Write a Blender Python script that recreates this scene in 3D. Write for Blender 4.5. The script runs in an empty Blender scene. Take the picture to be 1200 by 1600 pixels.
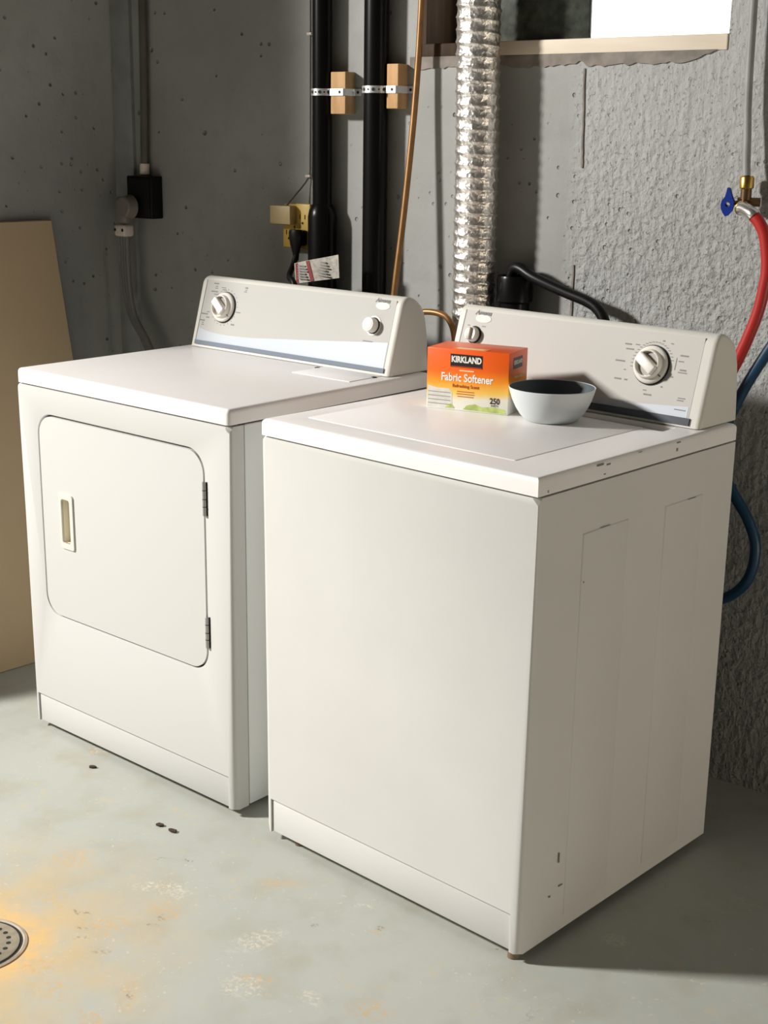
import bpy, bmesh, math, random
from mathutils import Matrix, Vector, noise
random.seed(7)
S = bpy.context.scene
COL = S.collection
PI = math.pi

# ------------------------------------------------------------------ camera, world, light
cam_d = bpy.data.cameras.new('camera')
cam_d.sensor_fit = 'HORIZONTAL'; cam_d.sensor_width = 36.0
cam_d.lens = 2152.765 * 36.0 / 1200.0
cam = bpy.data.objects.new('camera', cam_d); COL.objects.link(cam)
cam.location = (1.30957, -1.77892, 1.45149)
cam.rotation_euler = (1.30333, -0.01289, 0.75342)
S.camera = cam

world = bpy.data.worlds.new('world'); S.world = world; world.use_nodes = True
wb = world.node_tree.nodes['Background']
wb.inputs[0].default_value = (1.0, 0.97, 0.93, 1); wb.inputs[1].default_value = 3.2

S.view_settings.view_transform = 'Standard'; S.view_settings.look = 'None'
S.view_settings.gamma = 1.0; S.view_settings.use_curve_mapping = False
S.view_settings.exposure = 0.0

def area_light(name, loc, target, sx, sy, power, color):
    d = bpy.data.lights.new(name, 'AREA'); d.shape = 'RECTANGLE'; d.size = sx; d.size_y = sy
    d.energy = power; d.color = color
    o = bpy.data.objects.new(name, d); COL.objects.link(o); o.location = loc
    o.rotation_euler = (Vector(target) - Vector(loc)).to_track_quat('-Z', 'Y').to_euler()
    return o
# key light, unseen source at upper left; direction read from the cast shadows
KEY = area_light('left_key_light', (-3.25, -2.52, 2.78), (-0.25, -1.40, 0.80), 0.40, 0.40, 242, (1.0, 0.975, 0.935))
KEY.data.spread = math.radians(156)
# weak warm fill light added low at the right to brighten the washer's side
FILL = area_light('right_fill_light', (3.10, 0.62, 0.22), (0, 0.50, 0.50), 0.4, 0.4, 16.5, (1.0, 0.87, 0.68))

# ------------------------------------------------------------------ materials
def mat(name):
    m = bpy.data.materials.new(name); m.use_nodes = True
    return m, m.node_tree.nodes, m.node_tree.links, m.node_tree.nodes['Principled BSDF']
def simple(name, col, rough=0.5, metal=0.0, bump=0.0, bscale=200.0, var=0.0, vscale=8.0, spec=None):
    m, N, L, B = mat(name)
    B.inputs['Base Color'].default_value = (*col, 1); B.inputs['Roughness'].default_value = rough
    B.inputs['Metallic'].default_value = metal
    if spec is not None: B.inputs['Specular IOR Level'].default_value = spec
    tc = N.new('ShaderNodeTexCoord')
    if var:
        n = N.new('ShaderNodeTexNoise'); n.inputs['Scale'].default_value = vscale; n.inputs['Detail'].default_value = 5
        L.new(tc.outputs['Object'], n.inputs['Vector'])
        r = N.new('ShaderNodeMapRange'); r.inputs[1].default_value = .3; r.inputs[2].default_value = .7
        r.inputs[3].default_value = 1 - var; r.inputs[4].default_value = 1 + var
        L.new(n.outputs['Fac'], r.inputs[0])
        h = N.new('ShaderNodeVectorMath'); h.operation = 'SCALE'; h.inputs[0].default_value = col
        L.new(r.outputs[0], h.inputs['Scale']); L.new(h.outputs[0], B.inputs['Base Color'])
    if bump:
        n = N.new('ShaderNodeTexNoise'); n.inputs['Scale'].default_value = bscale; n.inputs['Detail'].default_value = 3
        L.new(tc.outputs['Object'], n.inputs['Vector'])
        b = N.new('ShaderNodeBump'); b.inputs['Strength'].default_value = bump; b.inputs['Distance'].default_value = .002
        L.new(n.outputs['Fac'], b.inputs['Height']); L.new(b.outputs[0], B.inputs['Normal'])
    return m
class NG:                                   # small node-graph helper
    def __init__(s, N, L): s.N, s.L = N, L
    def put(s, inp, v):
        if hasattr(v, 'is_linked') or hasattr(v, 'links'): s.L.new(v, inp)
        else: inp.default_value = v
    def math(s, op, a, b=0.0, clamp=False):
        n = s.N.new('ShaderNodeMath'); n.operation = op; n.use_clamp = clamp
        s.put(n.inputs[0], a); s.put(n.inputs[1], b); return n.outputs[0]
    def noise(s, vec, scale, detail=4, rough=.55):
        n = s.N.new('ShaderNodeTexNoise'); n.inputs['Scale'].default_value = scale
        n.inputs['Detail'].default_value = detail; n.inputs['Roughness'].default_value = rough
        s.L.new(vec, n.inputs['Vector']); return n.outputs['Fac']
    def rng(s, v, a, b, c=0.0, d=1.0):
        n = s.N.new('ShaderNodeMapRange'); n.clamp = True
        s.put(n.inputs[0], v)
        for i, k in enumerate((a, b, c, d)): n.inputs[i + 1].default_value = k
        return n.outputs[0]
    def mix(s, f, a, b):
        n = s.N.new('ShaderNodeMix'); n.data_type = 'RGBA'
        s.put(n.inputs[0], f); s.put(n.inputs[6], a if hasattr(a, 'links') else (*a, 1)); s.put(n.inputs[7], b if hasattr(b, 'links') else (*b, 1))
        return n.outputs[2]
    def scalevec(s, vec, sc):
        n = s.N.new('ShaderNodeVectorMath'); n.operation = 'MULTIPLY'; s.L.new(vec, n.inputs[0]); n.inputs[1].default_value = sc
        return n.outputs[0]
    def vor(s, vec, scale, feature='F1'):
        n = s.N.new('ShaderNodeTexVoronoi'); n.inputs['Scale'].default_value = scale; n.feature = feature
        s.L.new(vec, n.inputs['Vector']); return n
    def sep(s, vec):
        n = s.N.new('ShaderNodeSeparateXYZ'); s.L.new(vec, n.inputs[0]); return n.outputs

def concrete_wall(name, stucco):
    m, N, L, B = mat(name); g = NG(N, L)
    v = N.new('ShaderNodeTexCoord').outputs['Object']
    x, y, z = g.sep(v)
    big = g.noise(v, 2.2, 4); mid = g.noise(v, 14, 5)
    base = g.mix(g.rng(big, .35, .65), (.300, .300, .278), (.360, .365, .350))
    base = g.mix(g.rng(mid, .5, .75, 0, .5), base, (.275, .275, .265))
    # small air holes
    pv = g.vor(v, 30); pd = pv.outputs['Distance']; pc = g.sep(pv.outputs['Color'])[0]
    hole = g.math('MULTIPLY', g.rng(pd, .10, .17, 1, 0), g.math('GREATER_THAN', pc, .80))
    pv2 = g.vor(v, 9); hole2 = g.math('MULTIPLY', g.rng(g.math('ADD', pv2.outputs['Distance'], g.math('MULTIPLY', mid, .15)), .12, .16, 1, 0), g.math('GREATER_THAN', g.sep(pv2.outputs['Color'])[1], .80))
    pv3 = g.vor(v, 52); hole3 = g.math('MULTIPLY', g.math('MULTIPLY', g.rng(pv3.outputs['Distance'], .12, .24, 1, 0), g.math('GREATER_THAN', g.sep(pv3.outputs['Color'])[2], .86)), g.math('MULTIPLY', g.rng(z, 1.25, 1.6, 1, .15), g.rng(x, -1.3, -.7, .25, 1)))
    holes = g.math('MAXIMUM', g.math('MAXIMUM', hole, hole2), hole3)
    base = g.mix(g.math('MULTIPLY', holes, g.rng(g.noise(v, 5, 3), .35, .65, .1, .75)), base, (.06, .05, .045))
    hgt = g.math('MULTIPLY', g.noise(v, 60, 6), .25)
    if stucco:
        mask = g.math('MULTIPLY', g.rng(x, -.62, -.56), g.rng(g.noise(v, 3, 2), .2, .4, .6, 1.0))
        low = g.rng(z, 1.10, 1.60)
        rough = g.math('SUBTRACT', 1.0, g.math('MULTIPLY', low, .72))
        lump = g.rng(g.noise(g.scalevec(v, (1, 1, .75)), 62, 4, .55), .40, .70)
        nub = g.rng(g.noise(v, 26, 3, .5), .48, .66)
        trow = g.rng(g.noise(g.scalevec(v, (1, 1, .18)), 60, 2), .45, .7)
        st = g.math('ADD', g.math('MULTIPLY', g.math('ADD', lump, g.math('MULTIPLY', nub, .7)), rough), g.math('MULTIPLY', trow, .22))
        hgt = g.math('ADD', hgt, g.math('MULTIPLY', st, g.math('MULTIPLY', mask, 1.15)))
        pk = g.math('MULTIPLY', g.rng(g.noise(v, 95, 3, .6), .61, .66), g.math('MULTIPLY', mask, rough))
        holes = g.math('MAXIMUM', holes, pk)
        base = g.mix(g.math('MULTIPLY', pk, .6), base, (.08, .07, .06))
        base = g.mix(g.math('MULTIPLY', mask, .55), base, (.425, .43, .424))
    hgt = g.math('SUBTRACT', hgt, g.math('MULTIPLY', holes, 1.6))
    b = N.new('ShaderNodeBump'); b.inputs['Strength'].default_value = .75; b.inputs['Distance'].default_value = .004
    L.new(hgt, b.inputs['Height']); L.new(b.outputs[0], B.inputs['Normal'])
    L.new(base, B.inputs['Base Color']); B.inputs['Roughness'].default_value = .62
    B.inputs['Specular IOR Level'].default_value = .3
    return m

def floor_material():
    m, N, L, B = mat('painted_concrete_floor'); g = NG(N, L)
    v0 = N.new('ShaderNodeTexCoord').outputs['Object']
    # warp the position a little so that stains have ragged edges
    nz = N.new('ShaderNodeTexNoise'); nz.inputs['Scale'].default_value = 38; nz.inputs['Detail'].default_value = 5; L.new(v0, nz.inputs['Vector'])
    sb = N.new('ShaderNodeVectorMath'); sb.operation = 'SUBTRACT'; L.new(nz.outputs['Color'], sb.inputs[0]); sb.inputs[1].default_value = (.5, .5, .5)
    sc = N.new('ShaderNodeVectorMath'); sc.operation = 'SCALE'; L.new(sb.outputs[0], sc.inputs[0]); sc.inputs['Scale'].default_value = .05
    ad = N.new('ShaderNodeVectorMath'); ad.operation = 'ADD'; L.new(v0, ad.inputs[0]); L.new(sc.outputs[0], ad.inputs[1])
    v = ad.outputs[0]
    fine = g.noise(v0, 55, 5, .65)
    def blobs(lst):
        out = None
        for (x, y, rx, ry, a) in lst:
            mp = N.new('ShaderNodeMapping'); mp.vector_type = 'TEXTURE'
            mp.inputs['Location'].default_value = (x, y, 0); mp.inputs['Rotation'].default_value = (0, 0, a)
            mp.inputs['Scale'].default_value = (rx, ry, 1); L.new(v, mp.inputs['Vector'])
            ln = N.new('ShaderNodeVectorMath'); ln.operation = 'LENGTH'; L.new(mp.outputs[0], ln.inputs[0])
            f = g.rng(ln.outputs['Value'], .55, 1.15, 1, 0)
            out = f if out is None else g.math('MAXIMUM', out, f)
        return out
    big = g.noise(v0, 1.7, 3)
    base = g.mix(g.rng(big, .3, .7), (.44, .455, .41), (.50, .51, .465))
    base = g.mix(g.rng(g.noise(v0, 9, 4), .48, .72, 0, .5), base, (.40, .365, .28))
    # drain neighbourhood: rusty tan
    dv = N.new('ShaderNodeVectorMath'); dv.operation = 'DISTANCE'; L.new(v, dv.inputs[0]); dv.inputs[1].default_value = (-.754, -.649, 0)
    near = g.math('MULTIPLY', g.rng(dv.outputs['Value'], .11, .46, 1, 0), g.rng(g.noise(v0, 12, 4), .32, .62, .15, 1))
    base = g.mix(g.math('MULTIPLY', near, .8), base, (.66, .47, .22))
    ring = g.math('MULTIPLY', g.rng(dv.outputs['Value'], .10, .165, 1, 0), g.rng(g.noise(v0, 34, 5, .65), .32, .58, .25, .95))
    base = g.mix(ring, base, (.78, .50, .20))
    # faint speckled wear
    wear = g.math('MULTIPLY', g.rng(g.noise(v0, 26, 6, .7), .56, .64), g.rng(g.noise(v0, 4, 2), .40, .60))
    base = g.mix(g.math('MULTIPLY', wear, .6), base, (.56, .49, .33))
    chip = g.math('MULTIPLY', g.rng(g.noise(v0, 70, 4, .6), .63, .66), g.rng(g.noise(g.scalevec(v0, (1.3, 1, 1)), 5, 2), .45, .6))
    base = g.mix(g.math('MULTIPLY', chip, .85), base, (.62, .58, .48))
    spk = g.rng(g.noise(v0, 120, 4, .65), .47, .58); spk2 = g.rng(g.noise(v0, 75, 5, .7), .46, .60)
    rust = blobs([(-.614, -.601, .045, .03, .5), (-.548, -.632, .05, .03, .2), (-.429, -.542, .055, .02, -.75), (-.428, -.629, .03, .02, 0),
                  (-.597, -.333, .05, .035, .4), (-.309, -.359, .04, .02, .6), (-.264, -.101, .02, .012, .2), (-.098, -.283, .05, .03, .4),
                  (-.516, -.106, .06, .022, .6), (-.90, -.342, .06, .04, .3), (-.79, -.45, .05, .03, .1), (-.64, -.44, .06, .035, .9), (-1.285, -.005, .035, .012, .1)])
    base = g.mix(g.math('MULTIPLY', g.math('MULTIPLY', rust, spk2), g.rng(fine, .36, .52, .25, .9)), base, (.60, .43, .23))
    pale = blobs([(-.652, -.273, .04, .03, 0), (-.70, -.30, .03, .02, .4), (-.311, -.387, .045, .035, .2), (-.40, -.278, .03, .06, -.3), (-.339, -.049, .018, .01, .2),
                  (.262, .182, .012, .006, .3), (.194, .489, .03, .006, .3), (.084, .195, .03, .02, .2), (-.20, -.33, .03, .02, 0), (-1.29, 0.0, .035, .012, .4)])
    base = g.mix(g.math('MULTIPLY', g.math('MULTIPLY', pale, spk), g.rng(fine, .38, .52, .2, .95)), base, (.66, .61, .50))
    dark = blobs([(-.714, -.45, .022, .008, .3), (-.663, -.475, .016, .006, .5), (-.577, -.50, .016, .010, .4), (-.72, -.186, .014, .008, .3),
                  (-.578, -.378, .012, .006, .4), (-.59, -.35, .012, .007, .7), (-.264, -.09, .016, .010, 0), (-.05, .02, .016, .007, .3), (-.43, -.55, .016, .006, -.75), (-.64, -.50, .014, .005, .5), (-.36, -.17, .010, .006, .2)])
    base = g.mix(g.math('MULTIPLY', g.math('MULTIPLY', dark, spk), g.rng(fine, .4, .6, .1, .7)), base, (.15, .11, .06))
    # hairline cracks
    cr = g.vor(g.scalevec(v, (1, 1, 1)), 1.9, 'DISTANCE_TO_EDGE').outputs['Distance']
    crack = g.math('MULTIPLY', g.rng(cr, .0, .003, 1, 0), g.rng(g.noise(v0, 3.1, 2), .56, .62))
    base = g.mix(g.math('MULTIPLY', crack, .5), base, (.10, .09, .07))
    L.new(base, B.inputs['Base Color'])
    L.new(g.rng(g.noise(v0, 20, 4), .3, .7, .50, .70), B.inputs['Roughness']); B.inputs['Specular IOR Level'].default_value = .2
    b = N.new('ShaderNodeBump'); b.inputs['Strength'].default_value = .25; b.inputs['Distance'].default_value = .002
    L.new(g.math('SUBTRACT', g.noise(v0, 40, 4), g.math('MULTIPLY', g.math('MAXIMUM', rust, pale), .6)), b.inputs['Height']); L.new(b.outputs[0], B.inputs['Normal'])
    return m

def box_print():
    m, N, L, B = mat('orange_printed_card'); g = NG(N, L)
    v = N.new('ShaderNodeTexCoord').outputs['Object']
    x, y, z = g.sep(v)
    n = g.noise(v, 30, 2)
    zz = g.math('ADD', z, g.math('MULTIPLY', g.math('SUBTRACT', n, .5), .012))
    zz = g.math('ADD', zz, g.math('MULTIPLY', x, -.06))
    r = N.new('ShaderNodeValToRGB'); L.new(g.rng(zz, 0, .125), r.inputs[0])
    e = r.color_ramp.elements
    e[0].position = 0; e[0].color = (.80, .80, .72, 1)
    e[1].position = 1; e[1].color = (.93, .115, .01, 1)
    for p, c in ((.14, (.85, .82, .70, 1)), (.24, (.95, .62, .12, 1)), (.42, (.98, .33, .015, 1)), (.62, (.95, .14, .01, 1))):
        k = e.new(p); k.color = c
    L.new(r.outputs[0], B.inputs['Base Color']); B.inputs['Roughness'].default_value = .35
    return m

def foil():
    m, N, L, B = mat('crinkled_aluminium_foil'); g = NG(N, L)
    v = N.new('ShaderNodeTexCoord').outputs['Object']
    a = g.noise(v, 75, 4, .6); w = g.vor(v, 85).outputs['Distance']
    b = N.new('ShaderNodeBump'); b.inputs['Strength'].default_value = .5; b.inputs['Distance'].default_value = .005
    L.new(g.math('ADD', a, g.math('MULTIPLY', w, .6)), b.inputs['Height']); L.new(b.outputs[0], B.inputs['Normal'])
    B.inputs['Base Color'].default_value = (.86, .82, .77, 1); B.inputs['Metallic'].default_value = .93; B.inputs['Roughness'].default_value = .34
    return m

def wood(name, c1, c2, scale=(40, 40, 3)):
    m, N, L, B = mat(name); g = NG(N, L)
    v = g.scalevec(N.new('ShaderNodeTexCoord').outputs['Object'], scale)
    L.new(g.mix(g.rng(g.noise(v, 1.0, 5), .35, .65), c1, c2), B.inputs['Base Color']); B.inputs['Roughness'].default_value = .65; B.inputs['Specular IOR Level'].default_value = .15
    return m

def glass():
    m, N, L, B = mat('window_glass')
    out = N['Material Output']
    t = N.new('ShaderNodeBsdfTransparent'); t.inputs[0].default_value = (.96, .97, .96, 1)
    gl = N.new('ShaderNodeBsdfGlossy'); gl.inputs['Roughness'].default_value = .02
    f = N.new('ShaderNodeFresnel'); f.inputs[0].default_value = 1.45
    mx = N.new('ShaderNodeMixShader'); L.new(f.outputs[0], mx.inputs[0]); L.new(t.outputs[0], mx.inputs[1]); L.new(gl.outputs[0], mx.inputs[2])
    L.new(mx.outputs[0], out.inputs[0])
    return m

M = {}
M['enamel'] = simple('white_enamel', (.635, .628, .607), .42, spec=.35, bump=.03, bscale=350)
M['enamel_side_lit'] = simple('white_enamel_side_lit', (.84, .86, .85), .4, spec=.3)  # dryer side paler and cooler: bounced light put into the enamel colour
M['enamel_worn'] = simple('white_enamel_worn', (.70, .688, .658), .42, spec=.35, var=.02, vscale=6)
M['deck'] = simple('deck_enamel_lit', (.91, .88, .855), .36, var=.015, vscale=5)  # same enamel as the body, made paler to carry light on the tops
M['plastic'] = simple('ivory_plastic', (.70, .68, .62), .48, spec=.3)
M['panel'] = simple('panel_plastic', (.475, .465, .435), .55, spec=.2)
M['panel_washer'] = simple('panel_plastic_warm', (.52, .498, .462), .5, spec=.2)
M['silver'] = simple('silver_band', (.47, .50, .54), .5, metal=.1, spec=.2)
M['silver_grey'] = simple('grey_trim_strip', (.185, .22, .265), .6, spec=.15)
M['dark_trim'] = simple('dark_trim_strip', (.045, .052, .07), .22)
M['black'] = simple('black_plastic', (.006, .006, .006), .45, spec=.2)
M['rubber'] = simple('black_rubber', (.006, .006, .006), .38, spec=.25)
M['abs'] = simple('black_abs_pipe', (.004, .004, .004), .28, spec=.18)
M['print'] = simple('grey_print', (.20, .19, .18), .6)
M['print_light'] = simple('light_grey_print', (.20, .19, .18), .6)
M['knob'] = simple('knob_white', (.83, .80, .73), .35)
M['knob_grey'] = simple('knob_recess_grey', (.30, .27, .23), .5)
M['knob_dot'] = simple('knob_cap_grey', (.55, .51, .44), .4)
M['chrome'] = simple('hinge_steel', (.45, .45, .44), .3, metal=1)
M['gap'] = simple('shadow_gap_black', (.02, .02, .02), .8)
M['yellowed'] = simple('yellowed_handle_plastic', (.78, .73, .60), .4)
M['wall'] = concrete_wall('painted_concrete', True)
M['wall_side'] = concrete_wall('painted_concrete_side', False)
M['floor'] = floor_material()
M['ceil'] = simple('dark_joist_ceiling', (.05, .042, .035), .8, var=.2)
M['room'] = simple('grey_far_wall', (.085, .08, .07), .7, var=.1)
M['mortar'] = simple('rough_mortar', (.25, .22, .19), .9, bump=1.0, bscale=60, var=.35, vscale=18)
M['sill'] = wood('cream_sill_board', (.80, .69, .55), (.88, .78, .65), (4, 4, 30))
M['jamb'] = wood('dark_brown_jamb', (.035, .022, .014), (.07, .042, .024))
M['block'] = wood('pine_block', (.50, .29, .13), (.66, .42, .22), (30, 30, 5))
M['steel'] = simple('galvanised_strap', (.72, .73, .72), .35, metal=.7)
M['copper'] = simple('aged_copper_tube', (.27, .135, .045), .38, metal=.4, var=.2, vscale=30)
M['pipe_paint'] = simple('grey_painted_pipe', (.28, .285, .275), .5, var=.12, vscale=20)
M['conduit'] = simple('dark_conduit', (.10, .09, .075), .4, var=.2)
M['cord_grey'] = simple('grey_cord', (.17, .165, .155), .55)
M['plug_grey'] = simple('grey_plug', (.20, .175, .15), .5)
M['clamp'] = simple('pale_cord_clamp', (.72, .62, .55), .4)
M['yellow'] = simple('yellowed_outlet', (.62, .42, .075), .45)
M['adapter'] = simple('tan_adapter', (.45, .34, .17), .5)
M['paper'] = simple('white_tag_paper', (.40, .375, .32), .7, var=.25, vscale=90)
M['tag_red'] = simple('red_tag_print', (.22, .03, .035), .6)
M['brass'] = simple('brass', (.72, .46, .12), .28, metal=1)
M['brass_dark'] = simple('dark_brass', (.16, .10, .05), .4, metal=.8)
M['blue_metal'] = simple('blue_handle_paint', (.012, .035, .26), .5, spec=.15)
M['red_hose'] = simple('red_hose_rubber', (.45, .02, .015), .45)
M['blue_hose'] = simple('blue_hose_rubber', (.006, .045, .10), .42)
M['ferrule'] = simple('crimped_ferrule', (.75, .74, .70), .25, metal=.9)
M['foil'] = foil()
M['card'] = box_print()
M['card_white'] = simple('card_print_white', (.90, .88, .80), .4)
M['card_black'] = simple('card_print_black', (.018, .012, .012), .4)
M['card_red'] = simple('card_print_dark_red', (.42, .05, .01), .4)
M['card_cream'] = simple('card_print_cream', (.93, .70, .36), .4)
M['towel'] = simple('card_print_towel_grey', (.72, .70, .64), .45, var=.08, vscale=60)
M['leaf_print'] = simple('card_print_leaf_green', (.46, .55, .17), .45, var=.25, vscale=70)
M['orange_lip'] = simple('card_fold_orange', (.90, .25, .04), .4)
M['bowl'] = simple('pale_grey_bowl', (.655, .69, .70), .5, spec=.25)
M['bowl_in'] = simple('slate_bowl_inside', (.075, .10, .115), .5)
M['board'] = simple('tan_hardboard', (.60, .45, .28), .7, var=.05, vscale=3)
M['board_edge'] = simple('board_edge_brown', (.28, .18, .10), .8, var=.3, vscale=30)
M['drain'] = simple('worn_drain_metal', (.42, .36, .27), .5, metal=.3, var=.2, vscale=40)
M['drain_rim'] = simple('drain_rim_metal', (.44, .36, .27), .6, var=.25, vscale=30)
M['leaf'] = simple('dead_leaf_brown', (.055, .035, .02), .8)
M['rust'] = simple('rusty_foot', (.20, .14, .09), .7, var=.3, vscale=60)
M['glass'] = glass()
M['dark_pane'] = simple('dirty_dark_pane', (.035, .042, .030), .35, var=.7, vscale=45)
M['frame'] = simple('window_frame_paint', (.30, .24, .17), .6, var=.2)
M['outside'] = simple('window_well_concrete', (.62, .58, .52), .8, var=.1)

# ------------------------------------------------------------------ mesh helpers
class MB:
    def __init__(s): s.bm = bmesh.new()
    def _add(s, t, mtx=None):
        if mtx is not None: bmesh.ops.transform(t, matrix=mtx, verts=t.verts)
        me = bpy.data.meshes.new('t'); t.to_mesh(me); t.free(); s.bm.from_mesh(me); bpy.data.meshes.remove(me); return s
    def box(s, x0, x1, y0, y1, z0, z1, bevel=0, seg=2, mtx=None, sel=None):
        t = bmesh.new(); bmesh.ops.create_cube(t, size=1)
        for v in t.verts: v.co = Vector(((x0 + x1) / 2 + v.co.x * (x1 - x0), (y0 + y1) / 2 + v.co.y * (y1 - y0), (z0 + z1) / 2 + v.co.z * (z1 - z0)))
        if bevel:
            es = [e for e in t.edges if sel is None or sel(*[q.co for q in e.verts])]
            bmesh.ops.bevel(t, geom=es, offset=bevel, segments=seg, affect='EDGES', profile=.5)
        return s._add(t, mtx)
    def poly(s, pts, depth, mtx=None, hole=None, bevels=()):   # outline in XZ, front at y=0, extruded to y=depth
        t = bmesh.new()
        def loop(pp):
            vs = [t.verts.new((p[0], 0, p[1])) for p in pp]
            return [t.edges.new((vs[i], vs[(i + 1) % len(vs)])) for i in range(len(vs))]
        es = loop(pts)
        for hh in (hole or []): es += loop(hh)
        bmesh.ops.triangle_fill(t, edges=es, use_beauty=True, use_dissolve=False)
        bmesh.ops.recalc_face_normals(t, faces=t.faces)
        r = bmesh.ops.extrude_face_region(t, geom=t.faces[:])
        bmesh.ops.translate(t, verts=[g for g in r['geom'] if isinstance(g, bmesh.types.BMVert)], vec=(0, depth, 0))
        bmesh.ops.recalc_face_normals(t, faces=t.faces)
        for sel, off, seg in bevels:
            ee = [e for e in t.edges if sel(e.verts[0].co, e.verts[1].co)]
            bmesh.ops.bevel(t, geom=ee, offset=off, segments=seg, affect='EDGES', profile=.5)
        return s._add(t, mtx)
    def lathe(s, prof, seg=32, mtx=None):
        t = bmesh.new(); rings = []
        for r, z in prof:
            if r < 1e-6: rings.append([t.verts.new((0, 0, z))])
            else: rings.append([t.verts.new((r * math.cos(2 * PI * i / seg), r * math.sin(2 * PI * i / seg), z)) for i in range(seg)])
        for a, b in zip(rings, rings[1:]):
            for i in range(seg):
                j = (i + 1) % seg
                if len(a) == 1 and len(b) == 1: continue
                if len(a) == 1: t.faces.new((a[0], b[j], b[i]))
                elif len(b) == 1: t.faces.new((a[i], a[j], b[0]))
                else: t.faces.new((a[i], a[j], b[j], b[i]))
        bmesh.ops.recalc_face_normals(t, faces=t.faces)
        return s._add(t, mtx)
    def cyl(s, p0, p1, r0, r1=None, seg=20, bev=0):
        r1 = r0 if r1 is None else r1
        p0, p1 = Vector(p0), Vector(p1); d = p1 - p0; h = d.length
        pr = [(0, 0), (r0 - bev, 0), (r0, bev), (r1, h - bev), (r1 - bev, h), (0, h)] if bev else [(0, 0), (r0, 0), (r1, h), (0, h)]
        return s.lathe(pr, seg, Matrix.Translation(p0) @ d.to_track_quat('Z', 'Y').to_matrix().to_4x4())
    def tube(s, pts, r, seg=12, sub=6, rfun=None):
        P = [Vector(p) for p in pts]; Q = []
        if sub > 1 and len(P) > 2:
            E = [P[0] * 2 - P[1]] + P + [P[-1] * 2 - P[-2]]
            for i in range(1, len(E) - 2):
                a, b, c, d = E[i - 1:i + 3]
                for k in range(sub):
                    u = k / sub
                    Q.append(.5 * ((2 * b) + (c - a) * u + (2 * a - 5 * b + 4 * c - d) * u * u + (3 * b - a - 3 * c + d) * u ** 3))
            Q.append(P[-1])
        else: Q = P
        t = bmesh.new(); rings = []; up = None
        for i, q in enumerate(Q):
            tg = (Q[min(i + 1, len(Q) - 1)] - Q[max(i - 1, 0)]).normalized()
            if up is None: up = tg.orthogonal().normalized()
            up = (up - tg * up.dot(tg)).normalized(); sd = tg.cross(up)
            rr = rfun(i / (len(Q) - 1)) if rfun else r
            rings.append([t.verts.new(q + (up * math.cos(2 * PI * k / seg) + sd * math.sin(2 * PI * k / seg)) * rr) for k in range(seg)])
        for a, b in zip(rings, rings[1:]):
            for i in range(seg): t.faces.new((a[i], a[(i + 1) % seg], b[(i + 1) % seg], b[i]))
        t.faces.new(rings[0][::-1]); t.faces.new(rings[-1])
        bmesh.ops.recalc_face_normals(t, faces=t.faces)
        return s._add(t)
    def build(s, name, m, parent=None, ang=35):
        me = bpy.data.meshes.new(name); s.bm.to_mesh(me); s.bm.free()
        for p in me.polygons: p.use_smooth = True
        me.set_sharp_from_angle(angle=math.radians(ang)); me.materials.append(m)
        o = bpy.data.objects.new(name, me); COL.objects.link(o)
        if parent: o.parent = parent
        if name in STUFF: o['kind'] = 'stuff'
        return o
STUFF = ('printed_marks', 'scuff_marks', 'paint_chip', 'strap_hole', 'drain_hole', 'hinge_gap', 'slot')
def thing(name, label, cat, loc=(0, 0, 0), rz=0, group=None):
    o = bpy.data.objects.new(name, None); COL.objects.link(o); o.location = loc; o.rotation_euler = (0, 0, rz)
    o.empty_display_size = .05
    return tag(o, label, cat, group)
def tag(o, label, cat, group=None):
    o['label'] = label; o['category'] = cat
    if group: o['group'] = group
    return o
def struct(o, label=None):
    o['kind'] = 'structure'
    if label: o['label'] = label
    return o
def text(name, body, size, mtx, m, parent, extrude=.0002, shear=0, bold=0, sx=1.0, align='CENTER'):
    c = bpy.data.curves.new('t', 'FONT'); c.body = body; c.size = size; c.extrude = extrude; c.shear = shear; c.offset = bold
    c.align_x = align; c.align_y = 'CENTER'; c.resolution_u = 3
    o = bpy.data.objects.new('t', c); COL.objects.link(o)
    dg = bpy.context.evaluated_depsgraph_get(); me = bpy.data.meshes.new_from_object(o.evaluated_get(dg))
    bpy.data.objects.remove(o); bpy.data.curves.remove(c)
    me.transform(mtx @ Matrix.Diagonal((sx, 1, 1, 1))); me.name = name; me.materials.clear(); me.materials.append(m)
    r = bpy.data.objects.new(name, me); COL.objects.link(r); r.parent = parent
    return r
def frame(o, u, v, n):                      # matrix from an origin and three axes
    m = Matrix.Identity(4)
    for i in range(3): m[i][0], m[i][1], m[i][2], m[i][3] = u[i], v[i], n[i], o[i]
    return m
def rrect(x0, x1, z0, z1, r, n=8):
    out = []
    for cx, cz, a0 in ((x1 - r, z1 - r, 0), (x0 + r, z1 - r, 90), (x0 + r, z0 + r, 180), (x1 - r, z0 + r, 270)):
        for k in range(n + 1):
            a = math.radians(a0 + 90 * k / n); out.append((cx + r * math.cos(a), cz + r * math.sin(a)))
    return out

# ------------------------------------------------------------------ the room
WY, WS = .94, .088                          # back wall: y = WY + WS * x
WA = math.atan(WS)
def WP(x, o, z): return Vector((x, WY + WS * x - o * 1.004, z))
ws = lambda x: x / math.cos(WA)             # x -> distance along the wall
WALL_M = frame((0, WY, 0), (math.cos(WA), math.sin(WA), 0), (-math.sin(WA), math.cos(WA), 0), (0, 0, 1))

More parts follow.
